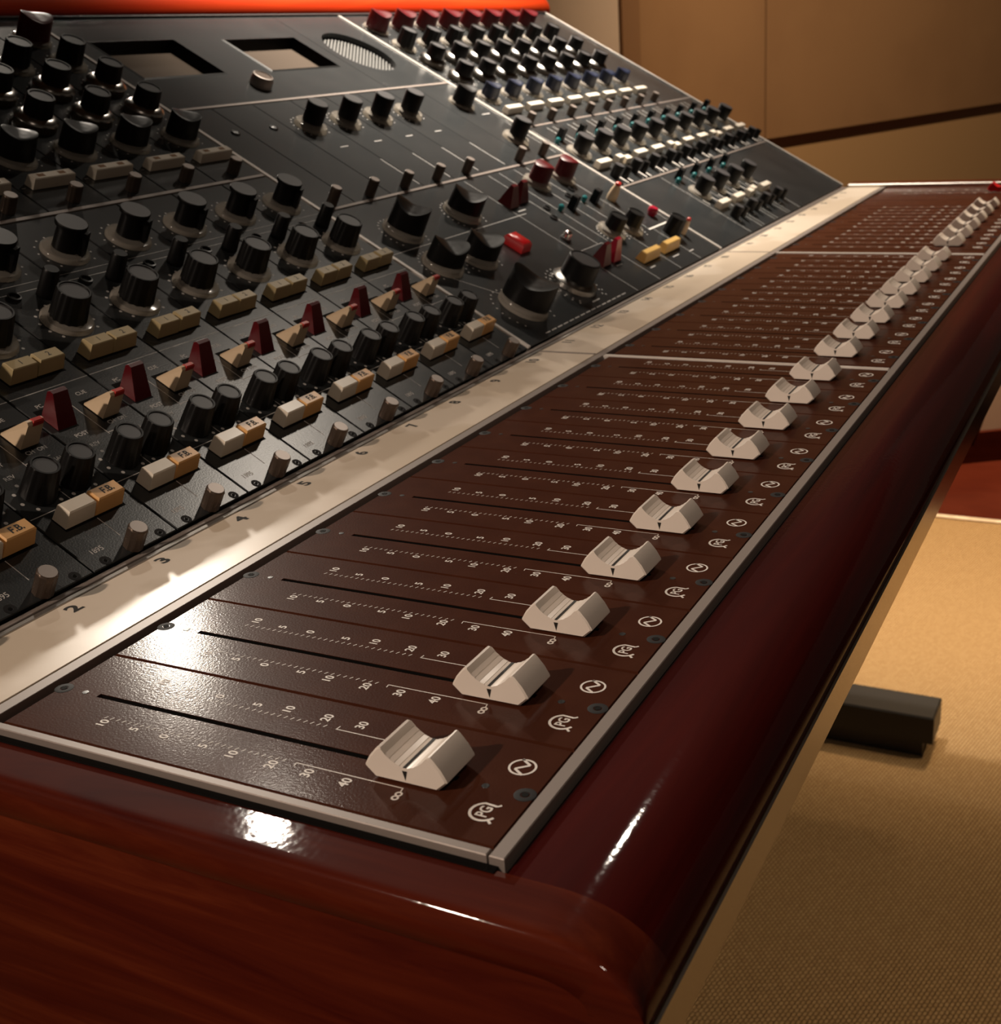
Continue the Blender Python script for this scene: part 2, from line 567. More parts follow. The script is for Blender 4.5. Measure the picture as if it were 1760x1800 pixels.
# number strip between faders and the sloping panel
ob('front_ledge', MB().box(21, X_END, 172.6, 177.4, -4, 0.5, 0.15).mesh('front_ledge', M['trim'], 30), con)
NS = ob('number_strip', MB().box(21, X_END, 178.2, 214.6, -4, 0.5, 0.15).mesh('number_strip', M['strip'], 30), con)
ob('strip_lip', MB().box(21, X_END, 214.9, 217.6, -4, 0.9, 0.2).mesh('strip_lip', M['alu'], 30), con)
ob('rear_ledge', MB().box(21, X_END, 218.3, 221.5, -4, 1.2, 0.2).mesh('rear_ledge', M['trim'], 30), con)
for k in range(27):
    num = k + 1
    x = 45.0 * num + (7 if num > 10 else 0) + (25 if num > 18 else 0)
    b = MB().text(str(num), x + random.uniform(-1.2, 1.2), 208.2 + random.uniform(-.5, .5), 8.6, 0.56, sx=1.15, rot=random.uniform(-.12, .12), bold=0.035)
    ob('number', b.mesh('number', M['ink'], 0), NS)
# bay dividers: flat on the fader bed, then up the slope
D1, D2 = 474.2, 847.0
DIV2F = 843.0
for xd, xp in ((D1, D1), (DIV2F, D2)):
    ob('divider_strip', MB().box(xd - 2.0, xd + 2.0, 9.1, 172.4, -4, 0.45, 0.3).mesh('divider_strip', M['edge'], 30), con)
    ob('divider_strip', MB().box(xd - 1.3, xd + 1.3, 178.3, 214.5, 0.5, 0.7).mesh('divider_strip', M['trim'], 0), con)
    p = ob('divider_strip', MB().box(-1.6, 1.6, 5.2, 429, -3, 0.7, 0.25).mesh('divider_strip', M['edge'], 30), con)
    p.location = (xp * .001, PY0, 0)
    p.rotation_euler = (TILT, 0, 0)
p = ob('divider_strip', MB().box(-1.0, 1.6, 5.2, 432, -6, 1.4, 0.4).mesh('divider_strip', M['edge'], 30), con)
p.location = (X_END * .001 + .0006, PY0, 0)
p.rotation_euler = (TILT, 0, 0)
ob('top_edge_strip', MB().prism_x([lp(429.5, -3), lp(432, -3), lp(432, 1.4), lp(429.5, 1.4)], 21, X_END).mesh('top_edge_strip', M['steel'], 0), con)
ob('trim_or_glint_strip', MB().box(X_END - 0.4, X_END + 3.4, 9.2, 215, 0.1, 3.9, 0.8).mesh('trim_or_glint_strip', M['edge'], 30), con)  # bright strip added as the highlight along the far end rail
# steel feet under the desk
for x in (1305.0, 160.0):
    f = ob('foot', MB().box(x - 30, x + 30, 82, 600, -698, -660, 2).mesh('foot', M['foot'], 30), con)
    ob('foot_pad', MB().box(x - 26, x + 20, 95, 590, -720, -698).mesh('foot_pad', M['foot'], 0), f)
    ob('leg', MB().box(x - 25, x + 25, 280, 420, -660, -62).mesh('leg', M['foot'], 0), con)

# ------------------------------------------------------------------ fader modules
Z_PRINT = 0.08
PL = 22.1                                     # half width of a module


def plate_with_slot():
    b = MB()
    y0, y1 = 9.3, 170.6
    s0, s1, sw = 31.0, 153.6, 1.0
    # back edge and long edges rounded over by a chamfer
    c = 0.3

    def quad(xa, xb, ya, yb):
        b.add([(xa, ya, 0), (xb, ya, 0), (xb, yb, 0), (xa, yb, 0)], [(0, 1, 2, 3)])
    xl, xr, yb_, yt = -PL + c, PL - c, y0 + 0.2, y1 - 2.2
    quad(xl, xr, yb_, s0)
    quad(xl, xr, s1, yt)
    quad(xl, -sw, s0, s1)
    quad(sw, xr, s0, s1)
    # chamfers
    o = [(-PL, y0, -1.2), (PL, y0, -1.2), (PL, y1, -1.8), (-PL, y1, -1.8)]
    i = [(xl, yb_, 0), (xr, yb_, 0), (xr, yt, 0), (xl, yt, 0)]
    lo = [(a, q, -3.4) for a, q, _ in o]
    b.add(o + i + lo, [(0, 1, 5, 4), (1, 2, 6, 5), (2, 3, 7, 6), (3, 0, 4, 7), (8, 9, 1, 0), (9, 10, 2, 1), (10, 11, 3, 2), (11, 8, 0, 3)])
    # slot walls
    sl = [(-sw, s0), (sw, s0), (sw, s1), (-sw, s1)]
    b.add([(a, q, 0) for a, q in sl] + [(a, q, -3.3) for a, q in sl], [(1, 0, 4, 5), (2, 1, 5, 6), (3, 2, 6, 7), (0, 3, 7, 4)])
    return b.mesh('faceplate', M['brown'], 20)


ME = {}
ME['fader_plate'] = plate_with_slot()
ME['fader_blank'] = MB().box(-PL, PL, 9.3, 170.6, -3.4, 0, 0.6).mesh('faceplate', M['brown'], 20)
b = MB().box(-1.0, 1.0, 31, 153.6, -3.39, -3.2)
for sg in (-1, 1):
    b.add([(sg * .93, 31, -.12), (sg * .93, 153.5, -.12), (sg * .93, 153.5, -3.3), (sg * .93, 31, -3.3)], [(0, 1, 2, 3)])
ME['slot'] = b.mesh('slot', M['dark'], 0)


def fader_legend():
    b = MB()
    z = Z_PRINT
    pos = [('10', 140.6), ('5', 129.3), ('0', 118.3), ('5', 104.5), ('10', 94.2), ('20', 80.9), ('30', 69.3), ('40', 57.6)]
    y = 141.2
    while y > 78:
        b.line((-9.9, y + .45), (-8.7, y - .15), 0.3, z)
        b.line((8.9, y + .45), (10.1, y - .15), 0.3, z)
        y -= 2.25
    for t, yy in pos:
        b.text(t, -12.2 if len(t) > 1 else -11.5, yy - 0.6, 4.1, z, sx=0.92, bold=0.02)
        b.text(t, 13.4 if len(t) > 1 else 12.5, yy - 0.6, 4.1, z, sx=0.92, bold=0.02)
    for sg in (-1, 1):
        x = 9.1 * sg
        b.line((x, 74.6), (x, 41.6), 0.32, z)
        hk = -1.5 if sg < 0 else 1.7
        b.line((x, 74.45), (x + hk, 74.2), 0.32, z)
        b.line((x, 41.75), (x + hk, 41.5), 0.32, z)
        for k in (0, 1):
            b.ring(x + sg * (2.6 + 1.75 * k), 41.4, 0.5, 1.08, z + .01 * k, n=12)
    # lightning emblem in a ring
    b.ring(10.5, 18.1, 3.15, 3.75, z, n=32)
    q = [(13.96, 19.65), (11.88, 16.59), (9.2, 19.66), (7.08, 16.59)]
    for k in range(3):
        b.line(q[k], q[k + 1], 0.75, z + .01 * k)
    # open ring emblem with two letters
    b.ring(-10.5, 17.9, 3.2, 3.95, z, 20, 245, n=24)
    b.line((-7.2, 19.3), (-7.5, 15.9), 0.7, z + .01)
    b.line((-7.5, 15.9), (-6.7, 15.1), 0.6, z + .02)
    b.line((-13.2, 15.6), (-14.4, 14.3), 0.7, z + .01)
    b.text('PG', -10.4, 17.9, 4.5, z + .005, sx=0.8, bold=0.02)
    return b.mesh('legend', M['print'], 0)


ME['fader_legend'] = fader_legend()
ME['screw'] = MB().lathe([(2.9, -0.4), (2.9, 0.05), (2.7, 0.1), (1.3, 0.1), (1.0, -0.2)], 18).mesh('screw', M['screw'], 30)
ME['socket'] = MB().lathe([(1.05, -0.05), (1.05, 0.13)], 6).mesh('socket', M['dark'], 0)
ME['hole'] = MB().lathe([(1.1, 0.0), (1.0, 0.1), (0.55, 0.12)], 12).mesh('indicator_hole', M['steel'], 30)


def fader_cap():
    # profile in (y, z), symmetric about the middle, concave ribbed top
    half = [(0.55, 4.95), (1.5, 5.15), (1.55, 5.3), (3.0, 5.75), (3.05, 5.9), (4.4, 6.65), (4.45, 6.8), (5.7, 7.75), (5.75, 7.9), (6.9, 9.2), (7.5, 9.35), (8.3, 8.7), (10.4, 6.2), (11.9, 3.6), (12.0, 3.0), (9.3, 0.5)]
    pr = [(y, z) for y, z in half]
    full = pr + [(-y, z) for y, z in reversed(pr)]
    b = MB()
    hx = 7.5
    n = len(full)
    c = 0.45
    cy, cz = 0, 4.5

    def ins(k):
        return [(y * (1 - k / 12.0), cz + (z - cz) * (1 - k / 9.0)) for y, z in full]
    rings = [(-hx, ins(0.6)), (-hx + c, full), (hx - c, full), (hx, ins(0.6))]
    vs = [(x, y, z) for x, r in rings for y, z in r]
    fs = []
    for k in range(3):
        for i in range(n):
            j = (i + 1) % n
            fs.append((k * n + i, k * n + j, k * n + n + j, k * n + n + i))
    fs += [tuple(range(n - 1, -1, -1)), tuple(3 * n + i for i in range(n))]
    b.add(vs, fs)
    return b


ME['fader_cap'] = fader_cap().mesh('fader_cap', M['cap'], 25)
ME['fader_cap_red'] = fader_cap().mesh('fader_cap', M['brightred'], 25)
ME['cap_line'] = MB().box(-7.45, 7.45, -0.42, 0.42, 4.7, 5.08).mesh('centre_line', M['ink'], 0)
ME['cap_mark'] = MB().add([(-7.56, 0.75, 4.1), (-7.56, -0.75, 4.1), (-7.56, 0.0, 1.3)], [(0, 1, 2)]).mesh('pointer_mark', M['ink'], 0)
ME['cap_stem'] = MB().box(-0.7, 0.7, -4, 4, -3.1, 0.7).mesh('stem', M['dark'], 0)
ORD = ['first', 'second', 'third', 'fourth', 'fifth', 'sixth', 'seventh', 'eighth', 'ninth', 'tenth']
BAYS = {1: 'front bay', 2: 'middle bay', 3: 'far bay'}


def fader_module(x, label, cap='fader_cap', cap_y=42.0):
    t = thing('fader_module', label, 'fader', (x * .001, 0, 0), group='brown fader modules along the desk')
    ob('faceplate', ME['fader_plate' if cap else 'fader_blank'], t)
    if cap:
        ob('slot', ME['slot'], t)
        ob('legend', ME['fader_legend'], t)
        c = ob('fader_cap', ME[cap], t, (0, cap_y, 0))
        ob('centre_line', ME['cap_line'], c)
        ob('pointer_mark', ME['cap_mark'], c)
        ob('stem', ME['cap_stem'], c)
        ob('indicator_hole', ME['hole'], t, (-0.4, 23.0, 0))
        ob('indicator_hole', ME['hole'], t, (0, 158.8, 0))
    for yy in (12.0, 167.2):
        s = ob('screw', ME['screw'], t, (-0.4, yy, 0))
        ob('socket', ME['socket'], s)
    return t


for k in range(10):
    fader_module(45.0 * (k + 1), 'brown fader module with white cap, nearest to the camera in the front bay' if k == 0 else 'brown fader module with white cap, %s from the near end of the front bay' % ORD[k], cap_y=42.0 + random.uniform(-.25, .25))
for k in range(8):
    fader_module(45.0 * (k + 11) + 7.0, 'brown fader module with white cap, %s from the near divider in the middle bay' % ORD[k], cap_y=42.0 + random.uniform(-.25, .25))
for k in range(9):
    x = 45.0 * (k + 19) + 32.0
    if k < 6:
        fader_module(x, 'brown fader module with white cap, %s from the divider in the far bay' % ORD[k], cap_y=42.0 + random.uniform(-.25, .25))
    elif k < 8:
        fader_module(x, 'blank brown panel without a fader, %s beyond the last white fader cap' % ('first' if k == 6 else 'second'), cap=None)
    else:
        fader_module(x, 'brown fader module with a bright red cap at the far end of the desk', cap='fader_cap_red', cap_y=45.0)
# filler strips of the fader bed
for xa, xb, lab in ((845.8, 864.0, 'narrow brown filler strip just past the far divider of the fader bed'), (1270.2, 1296.8, 'brown filler strip between the red fader cap and the far end rail')):
    t = thing('filler_strip', lab, 'panel', (xa * .001, 0, 0))
    ob('faceplate', MB().box(0, xb - xa, 9.3, 170.6, -3.4, 0, 0.5).mesh('faceplate', M['brown'], 20), t)

# ------------------------------------------------------------------ knob and button meshes


def fl(rings, d):
    return lambda k: d if k in rings else 0


def fluted(name, r0, r1, h, m, n=56, d=0.45, rim=1.1):
    b = MB().lathe([(r0, 0.6), (r0, 1.4), (r1 + .1, h - .5), (r1 - .3, h), (r1 - rim, h), (r1 - rim - .25, h - .7)], n, flute=fl((1, 2), d))
    return b.mesh(name, m, 35)


def disc(name, r, z, m, n=24):
    return MB().lathe([(r, z - .3), (r, z)], n).mesh(name, m, 35)


def scoop(name, r, h, m, dep, sq=0.82, z0=1.0, flare=0.6):
    """round knob whose top is scooped out between two horns on the x axis"""
    n = 40
    b = MB()
    vs = []

    def pt(rr, a, z):
        return (rr * math.cos(a), rr * sq * math.sin(a), z)

    def zt(rr, a):
        u = abs(rr * math.cos(a)) / r
        return h - dep * (1 - min(1, u) ** 1.6)
    for i in range(n):
        vs.append(pt(r + flare, 2 * math.pi * i / n, z0))
    for i in range(n):
        a = 2 * math.pi * i / n
        vs.append(pt(r, a, zt(r, a) - .3))
    for q in (0.93, 0.6, 0.3):
        for i in range(n):
            a = 2 * math.pi * i / n
            vs.append(pt(r * q, a, zt(r * q, a)))
    vs.append((0, 0, h - dep))
    fs = [tuple(n - 1 - i for i in range(n))]
    for k in range(4):
        for i in range(n):
            j = (i + 1) % n
            fs.append((k * n + i, k * n + j, k * n + n + j, k * n + n + i))
    for i in range(n):
        fs.append((4 * n + i, 4 * n + (i + 1) % n, 5 * n))
    return b.add(vs, fs).mesh(name, m, 40)


def skirt_clear(name, r, m, hh=3.2, ri=6.0):
    return MB().lathe([(r, 0.1), (r, hh * .45), (r - .8, hh * .75), (ri + 1.0, hh), (ri, hh)], 36).mesh(name, m, 40)


ME['pot'] = fluted('rotary_knob', 7.0, 5.9, 15.0, M['black'], 48, 0.4)
ME['pot_cap'] = disc('knob_cap', 4.6, 14.55, M['blacktop'])
ME['k135'] = fluted('rotary_knob', 8.9, 7.9, 17.3, M['black'], 60, 0.45)
ME['k135_cap'] = disc('knob_cap', 6.6, 16.8, M['blacktop'])
ME['k1'] = fluted('rotary_knob', 8.6, 7.9, 17.2, M['black'], 44, 0.6)
ME['k1_cap'] = disc('knob_cap', 6.6, 16.7, M['blacktop'])
ME['sk'] = MB().lathe([(8.6, 4.0), (7.9, 18.0), (7.6, 18.5), (6.6, 18.5), (6.4, 17.9)], 32).mesh('rotary_knob', M['black'], 35)
ME['sk_cap'] = disc('knob_cap', 6.4, 18.0, M['blacktop'])
ME['sk_skirt'] = MB().lathe([(12.9, 4.2), (12.6, 5.0), (9.2, 7.4), (8.2, 7.4)], 40).mesh('silver_skirt', M['silver'], 40)
ME['sk_base'] = MB().lathe([(12.6, 0.1), (12.7, 4.3)], 36).mesh('skirt_base', M['smoke'], 40)
ME['skirt'] = skirt_clear('clear_skirt', 12.4, M['clear'])
ME['skirt_s'] = skirt_clear('clear_skirt', 12.4, M['clear'], 4.6, 7.0)
ME['skirt_big'] = skirt_clear('clear_skirt', 14.6, M['clear'], 5.0, 9.0)
ME['skirt_huge'] = skirt_clear('clear_skirt', 17.4, M['clear'], 6.0, 11.0)
ME['red_scoop'] = scoop('rotary_knob', 10.6, 18.5, M['red'], 2.6)
ME['blk_scoop'] = scoop('rotary_knob', 9.6, 18.0, M['black'], 2.4)
ME['blue_scoop'] = scoop('rotary_knob', 8.2, 15.0, M['blue'], 1.8)
ME['big_scoop'] = scoop('rotary_knob', 12.2, 22.5, M['black'], 5.2, 0.86)
ME['big_scoop_low'] = scoop('rotary_knob', 12.2, 19.5, M['black'], 5.0, 0.86)
ME['huge_scoop'] = scoop('rotary_knob', 16.0, 24.0, M['black'], 6.0, 0.86)
ME['top_scoop'] = disc('knob_cap', 4.5, 16.1, M['blacktop'])
ME['huge2'] = MB().lathe([(12.6, 5), (11.8, 20), (11.3, 20.6), (10.2, 20.6), (9.9, 20.0)], 40).mesh('rotary_knob', M['black'], 35)
ME['huge2_cap'] = disc('knob_cap', 10.0, 20.1, M['blacktop'], 32)
ME['huge2_skirt'] = MB().lathe([(17.0, 0.4), (16.6, 3.5), (13, 6.2), (12, 6.2)], 40).mesh('silver_skirt', M['silver'], 40)
ME['b3knob'] = MB().lathe([(7.2, 0.5), (8.2, 16.2), (7.9, 16.8), (1, 16.9)], 28).mesh('rotary_knob', M['black'], 35)
ME['b3cap'] = disc('knob_cap', 7.4, 17.05, M['blacktop'])
ME['b2knob'] = MB().lathe([(7.6, 1), (7.9, 18.5), (7.5, 19.2), (1, 19.3)], 28).mesh('rotary_knob', M['black'], 35)
ME['b2cap'] = disc('knob_cap', 7.0, 19.45, M['blacktop'])


def wing_knob():
    b = MB()
    b.lathe([(7.2, 0.8), (6.4, 15.4), (8.0, 15.6), (8.1, 17.2), (7.8, 17.6)], 32)
    b.box(-2.3, 2.3, -9.6, 0, 1.0, 15.5)
    return b.mesh('rotary_knob', M['black'], 35)


ME['wing'] = wing_knob()
ME['wing_cap'] = disc('knob_cap', 7.7, 17.75, M['blacktop'])
ME['thumb'] = MB().lathe([(3.9, 0.1), (3.9, 9.2), (3.5, 9.8)], 40, flute=fl((0, 1), 0.18)).mesh('thumb_screw', M['bronze'], 20)
ME['thumb_top'] = disc('thumb_top', 3.3, 9.95, M['bronzetop'])
ME['thumb_l'] = MB().lathe([(3.6, 0.1), (3.7, 11.4), (3.3, 12.0)], 24).mesh('thumb_screw', M['bronze'], 20)
ME['thumb_l_top'] = disc('thumb_top', 3.2, 12.15, M['bronzetop'])
ME['half_btn_i'] = MB().box(-7.35, 7.35, -3.6, 3.6, 0.3, 8.2, 0.5, 0.45).mesh('push_button', M['ivory'], 25)
ME['half_btn_a'] = MB().box(-7.35, 7.35, -3.6, 3.6, 0.3, 8.2, 0.5, 0.45).mesh('push_button', M['amber'], 25)
ME['half_btn_k'] = MB().box(-7.4, 7.4, -3.7, 3.7, 0.3, 7.8, 0.4, 0.6).mesh('push_button', M['khaki'], 25)
ME['wide_btn'] = MB().box(-15, 15, -3.3, 3.3, 0.3, 6.6, 0.5, 0.5).mesh('push_button', M['ivory'], 25)
ME['wide_mark'] = MB().box(-10.4, -5.6, -1.3, 1.3, 6.5, 6.68).box(4.2, 9.0, -1.3, 1.3, 6.5, 6.68).mesh('button_window', M['wall_dark'], 0)
ME['btn_well'] = MB().box(-15.6, 15.6, -4.3, 4.1, 0.0, 0.12).mesh('button_well', M['dark'], 0)
ME['fb'] = MB().text('F.B.', 0.3, 0, 4.4, 8.24, sx=0.95, bold=0.03).mesh('lettering', M['ink'], 0)
ME['one'] = MB().text('1', 0, 0, 4.0, 7.84).mesh('lettering', M['ink'], 0)
ME['two'] = MB().text('2', 0, 0, 4.0, 7.84).mesh('lettering', M['ink'], 0)


def key_switch(m, prof, x0, x1, x0t, x1t):
    """lever key: prof lists (s, h, top?)"""
    vs = []
    for e in (0, 1):
        for s_, h_, k in prof:
            a, b_ = (x0, x1) if not k else (x0t, x1t)
            vs.append(((a, b_)[e], s_, h_))
    n = len(prof)
    fs = [tuple(range(n)), tuple(range(2 * n - 1, n - 1, -1))]
    for i in range(n):
        j = (i + 1) % n
        fs.append((j, i, n + i, n + j))
    return MB().add(vs, fs).mesh('key_switch', m, 25)


ME['key_red'] = key_switch(M['red'], [(-3.5, 0.1, 0), (4.5, 13.2, 1), (6.3, 13.6, 1), (7.5, 12.6, 1), (6.5, 0.1, 0)], -5.2, 5.2, -4.0, 4.0)
ME['key_ivory'] = key_switch(M['tan'], [(-2.6, 0.1, 0), (-2.0, 10.8, 1), (-1.2, 12.0, 1), (0.2, 11.8, 1), (8.6, 1.0, 0), (8.6, 0.1, 0)], -4.6, 4.8, -2.6, 5.6)
ME['key_tip'] = MB().box(-0.2, 5.3, -2.2, 0.5, 9.9, 12.25, 0.5).mesh('painted_tip', M['orange_tip'], 40)
ME['key_slot'] = MB().box(-5.4, 5.4, -4.4, 11, 0, 0.12).mesh('key_slot', M['dark'], 0)
ME['mini_blk'] = MB().lathe([(4.6, 0.1), (4.0, 13.6), (3.4, 14.6)], 18).mesh('toggle', M['black'], 30)
ME['mini_ring'] = MB().lathe([(3.4, 0.05), (3.2, 1.6), (2.5, 1.7), (2.3, 0.4)], 18).mesh('jack_ring', M['steel'], 30)
ME['sq_blk'] = MB().box(-3.4, 3.4, -3.0, 3.0, 0.2, 11.5, 0.5, 0.2).mesh('push_button', M['black'], 25)
ME['teal'] = MB().lathe([(2.0, 0.1), (2.3, 2.5), (2.2, 4.2), (1.2, 5.2)], 14).mesh('indicator_lamp', M['teal'], 40)
ME['flat_pot'] = MB().lathe([(4.6, 0.2), (4.9, 11.5), (4.6, 12.0)], 18).mesh('rotary_knob', M['black'], 30)
ME['flat_pot_cap'] = disc('knob_cap', 4.3, 12.15, M['blacktop'], 16)
ME['small_pot'] = MB().lathe([(3.4, 0.2), (3.2, 10), (2.9, 10.5)], 14).mesh('rotary_knob', M['black'], 30)
ME['b3btn'] = MB().box(-13.5, 13.5, -3.4, 3.4, 0.3, 7.0, 0.4, 0.4).mesh('push_button', M['ivory'], 25)
ME['b3btn_h'] = MB().box(-6.4, 6.4, -3.4, 3.4, 0.3, 7.0, 0.4, 0.4).mesh('push_button', M['ivory'], 25)


def knob(t, body, x, s, rot=0.0, cap=None, skirt=None, base=None, label=None):
    k = ob('rotary_knob', ME[body], t, (x, s, 0), rot, label)
    if cap:
        ob('knob_cap', ME[cap], k)
    if skirt:
        ob('skirt', ME[skirt], k)
    if base:
        ob('skirt_base', ME[base], k)
    return k


def thumb(t, x, s, kind='thumb'):
    k = ob('thumb_screw', ME[kind], t, (x, s, 0))
    ob('thumb_top', ME[kind + '_top'], k)


_PLATE = {}


def plate(t, xa, xb, sa, sb, m='grey'):
    """module face: coordinates relative to the thing"""
    key = (round(xb - xa, 2), round(sb - sa, 2), m)
    if key not in _PLATE:
        w_, h_ = key[0], key[1]
        _PLATE[key] = MB().box(0, w_, 0, h_, -3.0, 0, 0.35).mesh('faceplate', M[m], 20)
    return ob('faceplate', _PLATE[key], t, (xa, sa, 0))


def screw(t, x, s, k=0.9):
    o = ob('screw', ME['screw'], t, (x, s, 0))
    o.scale = (k, k, k)
    ob('socket', ME['socket'], o)


# ------------------------------------------------------------------ front bay: ten channel modules and ten equaliser modules
def channel_legend(k):
    b = MB()
    z = 0.06
    b.line((-21.8, 38.6), (21.8, 38.6), 0.35, z)
    b.line((-21.8, 99.2), (21.8, 99.2), 0.45, z)
    b.line((0.6, 15.0), (0.6, 27.5), 0.4, z)
    b.line((0.0, 38.6), (0.0, 46), 0.35, z)
    b.line((-0.5, 63.5), (-0.5, 86), 0.4, z)
    b.line((-0.5, 64.6), (12.6, 64.6), 0.4, z)
    b.line((-21.8, 162.5), (21.8, 162.5), 0.35, z)
    b.line((-21.8, 167.8), (21.8, 167.8), 0.25, z)
    b.text('1895', -13.2, 13.6, 3.4, z, sx=1.0)
    b.text('POST', -11.2, 68.8, 3.0, z)
    b.text('REV', -11.2, 61.2, 3.0, z)
    b.text('CUE', 9.6, 90.6, 3.0, z)
    b.text('CH  ON', 9.8, 69.4, 3.0, z)
    b.text('BAL', 13.8, 61.5, 3.0, z)
    b.text('PC', -13.5, 91.0, 3.0, z)
    for cx in (-9.0, 9.0):
        for a in range(-50, 231, 40):
            b.dot(cx + 9.0 * math.cos(math.radians(a)), 48.5 + 8.4 * math.sin(math.radians(a)), 0.85, z)
    for a in range(-40, 221, 26):
        b.dot(13.9 * math.cos(math.radians(a)), 135.5 + 13.9 * math.sin(math.radians(a)), 0.8, z)
        b.dot(14.6 * math.cos(math.radians(a)), 183.5 + 14.6 * math.sin(math.radians(a)), 0.6, z)
    return b.mesh('legend', M['print_dim'], 0)


def eq_legend():
    b = MB()
    z = 0.06
    for s_, r in ((268.5, 14.8), (300.5, 15.0), (334, 15.0), (367, 14.4), (400, 14.4)):
        for a in range(-40, 221, 26):
            b.dot(r * math.cos(math.radians(a)), s_ - 217 + r * .95 * math.sin(math.radians(a)), 0.55, z, 6)
    b.line((-19.5, 24.5), (-16.5, 24.5), 0.3, z)
    return b.mesh('legend', M['print_dim'], 0)


ME['ch_leg'] = channel_legend(0)
ME['eq_leg'] = eq_legend()
for k in range(10):
    x = 45.0 * (k + 1)
    if k == 0:
        lab = 'black channel module with cream and amber F.B. buttons, nearest the camera'
    else:
        lab = 'black channel module with cream and amber F.B. buttons, %s from the near end' % ORD[k]
    t = panel_thing('channel_module', lab, 'channel module', x, 0, 'channel modules in the front bay')
    plate(t, -PL, PL, 5.4, 214.2)
    ob('legend', ME['ch_leg'], t)
    thumb(t, 0.3, 8.0)
    screw(t, -14.4, 7.7, 0.8)
    screw(t, 15.2, 7.7, 0.8)
    ob('button_well', ME['btn_well'], t, (0.5, 31.2, 0))
    h1 = random.uniform(-.5, .3)
    ob('push_button', ME['half_btn_i'], t, (-7.2, 31.6, h1))
    fb = ob('push_button', ME['half_btn_a'], t, (7.9, 31.6, random.uniform(-.4, .4)), label='amber button lettered F.B.')
    ob('lettering', ME['fb'], fb)
    for dx in (-9.0, 9.0):
        knob(t, 'pot', dx, 48.5, random.uniform(0, 1), 'pot_cap')
    kr = ob('key_switch', ME['key_red'], t, (-13.2, 78.2, 0), label='dark red lever key')
    ob('key_slot', ME['key_slot'], t, (-13.2, 78.2, 0))
    ki = ob('key_switch', ME['key_ivory'], t, (9.0, 75.0, 0), label='tan lever key with a red tip')
    ob('painted_tip', ME['key_tip'], ki)
    ob('key_slot', ME['key_slot'], t, (9.0, 75.0, 0))
    ob('button_well', ME['btn_well'], t, (0.6, 110.4, 0))
    a = ob('push_button', ME['half_btn_k'], t, (-7.0, 110.8, random.uniform(-.4, .2)))
    ob('lettering', ME['one'], a)
    a = ob('push_button', ME['half_btn_k'], t, (8.2, 110.8, random.uniform(-.2, .4)))
    ob('lettering', ME['two'], a)
    knob(t, 'k135', 0, 135.5, random.uniform(0, 1), 'k135_cap', 'skirt')
    ob('toggle', ME['mini_blk'], t, (7.0, 156.5, 0))
    ob('jack_ring', ME['mini_ring'], t, (-9.6, 159.3, 0))
    knob(t, 'wing', 0, 183.5, math.radians(18 + random.uniform(-6, 6)), 'wing_cap', 'skirt')
    if k == 0:
        lab = 'black equaliser module with silver-skirted knobs and maroon top knob, nearest the camera'
    else:
        lab = 'black equaliser module with silver-skirted knobs, %s from the near end' % ORD[k]
    t = panel_thing('equaliser_module', lab, 'equaliser', x, 217, 'equaliser modules in the front bay')
    plate(t, -PL, PL, 1.0, 212.0)
    ob('legend', ME['eq_leg'], t)
    thumb(t, 0.2, 7.2)
    wb = ob('push_button', ME['wide_btn'], t, (0.3, 24.6, 0))
    ob('button_window', ME['wide_mark'], wb)
    knob(t, 'blk_scoop', 0, 51.5, math.radians(-28 + random.uniform(-10, 10)), None, 'skirt')
    knob(t, 'sk', 0, 83.5, 0, 'sk_cap', 'sk_skirt', 'sk_base')
    knob(t, 'sk', 0, 117.0, 0, 'sk_cap', 'sk_skirt', 'sk_base')
    knob(t, 'k1', 0, 150.0, random.uniform(0, 1), 'k1_cap', 'skirt')
    knob(t, 'red_scoop', 0, 183.0, math.radians(-18 + random.uniform(-8, 8)), None, 'skirt', label='maroon knob with a scooped top')
# trim bar between the two rows of modules
p = ob('trim_bar', MB().box(22, 471.6, 214.6, 217.4, -3, 0.5, 0.2).mesh('trim_bar', M['trim'], 30), con)
p.location = (0, PY0, 0)
p.rotation_euler = (TILT, 0, 0)
for s_ in (168.6, 299.8):
    p = ob('trim_bar', MB().box(476.6, 844.8, s_ - 1.3, s_ + 1.3, -3, 0.5, 0.2).mesh('trim_bar', M['trim'], 30), con)
    p.location = (0, PY0, 0)
    p.rotation_euler = (TILT, 0, 0)
for s_ in (215.8, 109.4):
    p = ob('trim_bar', MB().box(849.4, 1295, s_ - 1.1, s_ + 1.1, -3, 0.4, 0.2).mesh('trim_bar', M['trim'], 30), con)
    p.location = (0, PY0, 0)
    p.rotation_euler = (TILT, 0, 0)

# ------------------------------------------------------------------ middle bay: monitor panel below
t = panel_thing('monitor_panel', 'wide charcoal monitor panel with large black knobs and a bright red button', 'control panel', 0, 0)
plate(t, 476.8, 844.6, 5.4, 166.8)
b = MB()
z = 0.06
for xv, a, e in ((655, 6, 167), (701, 6, 60), (749, 6, 60), (796, 6, 55), (694, 60, 166), (712, 60, 166), (738, 55, 166), (758, 58, 166), (790, 55, 166)):
    b.line((xv, max(a, 6)), (xv, min(e, 165)), 0.5, z)
b.line((478, 113.6), (667, 113.6), 0.55, z)
b.line((490, 88), (522, 46), 0.5, z)
b.line((655, 60), (701, 60), 0.3, z)
for x in range(508, 640, 9):
    b.line((x - 3.4, 9.0), (x + 3.4, 9.0), 0.8, z)
b.line((590, 14.5), (602, 14.5), 0.9, z)
for x, s_, tx in ((716, 19, 5), (768, 19, 7), (800, 17, 5), (680, 34, 5), (796, 138, 6), (668, 118, 6)):
    b.line((x - tx, s_), (x + tx, s_), 0.9, z)
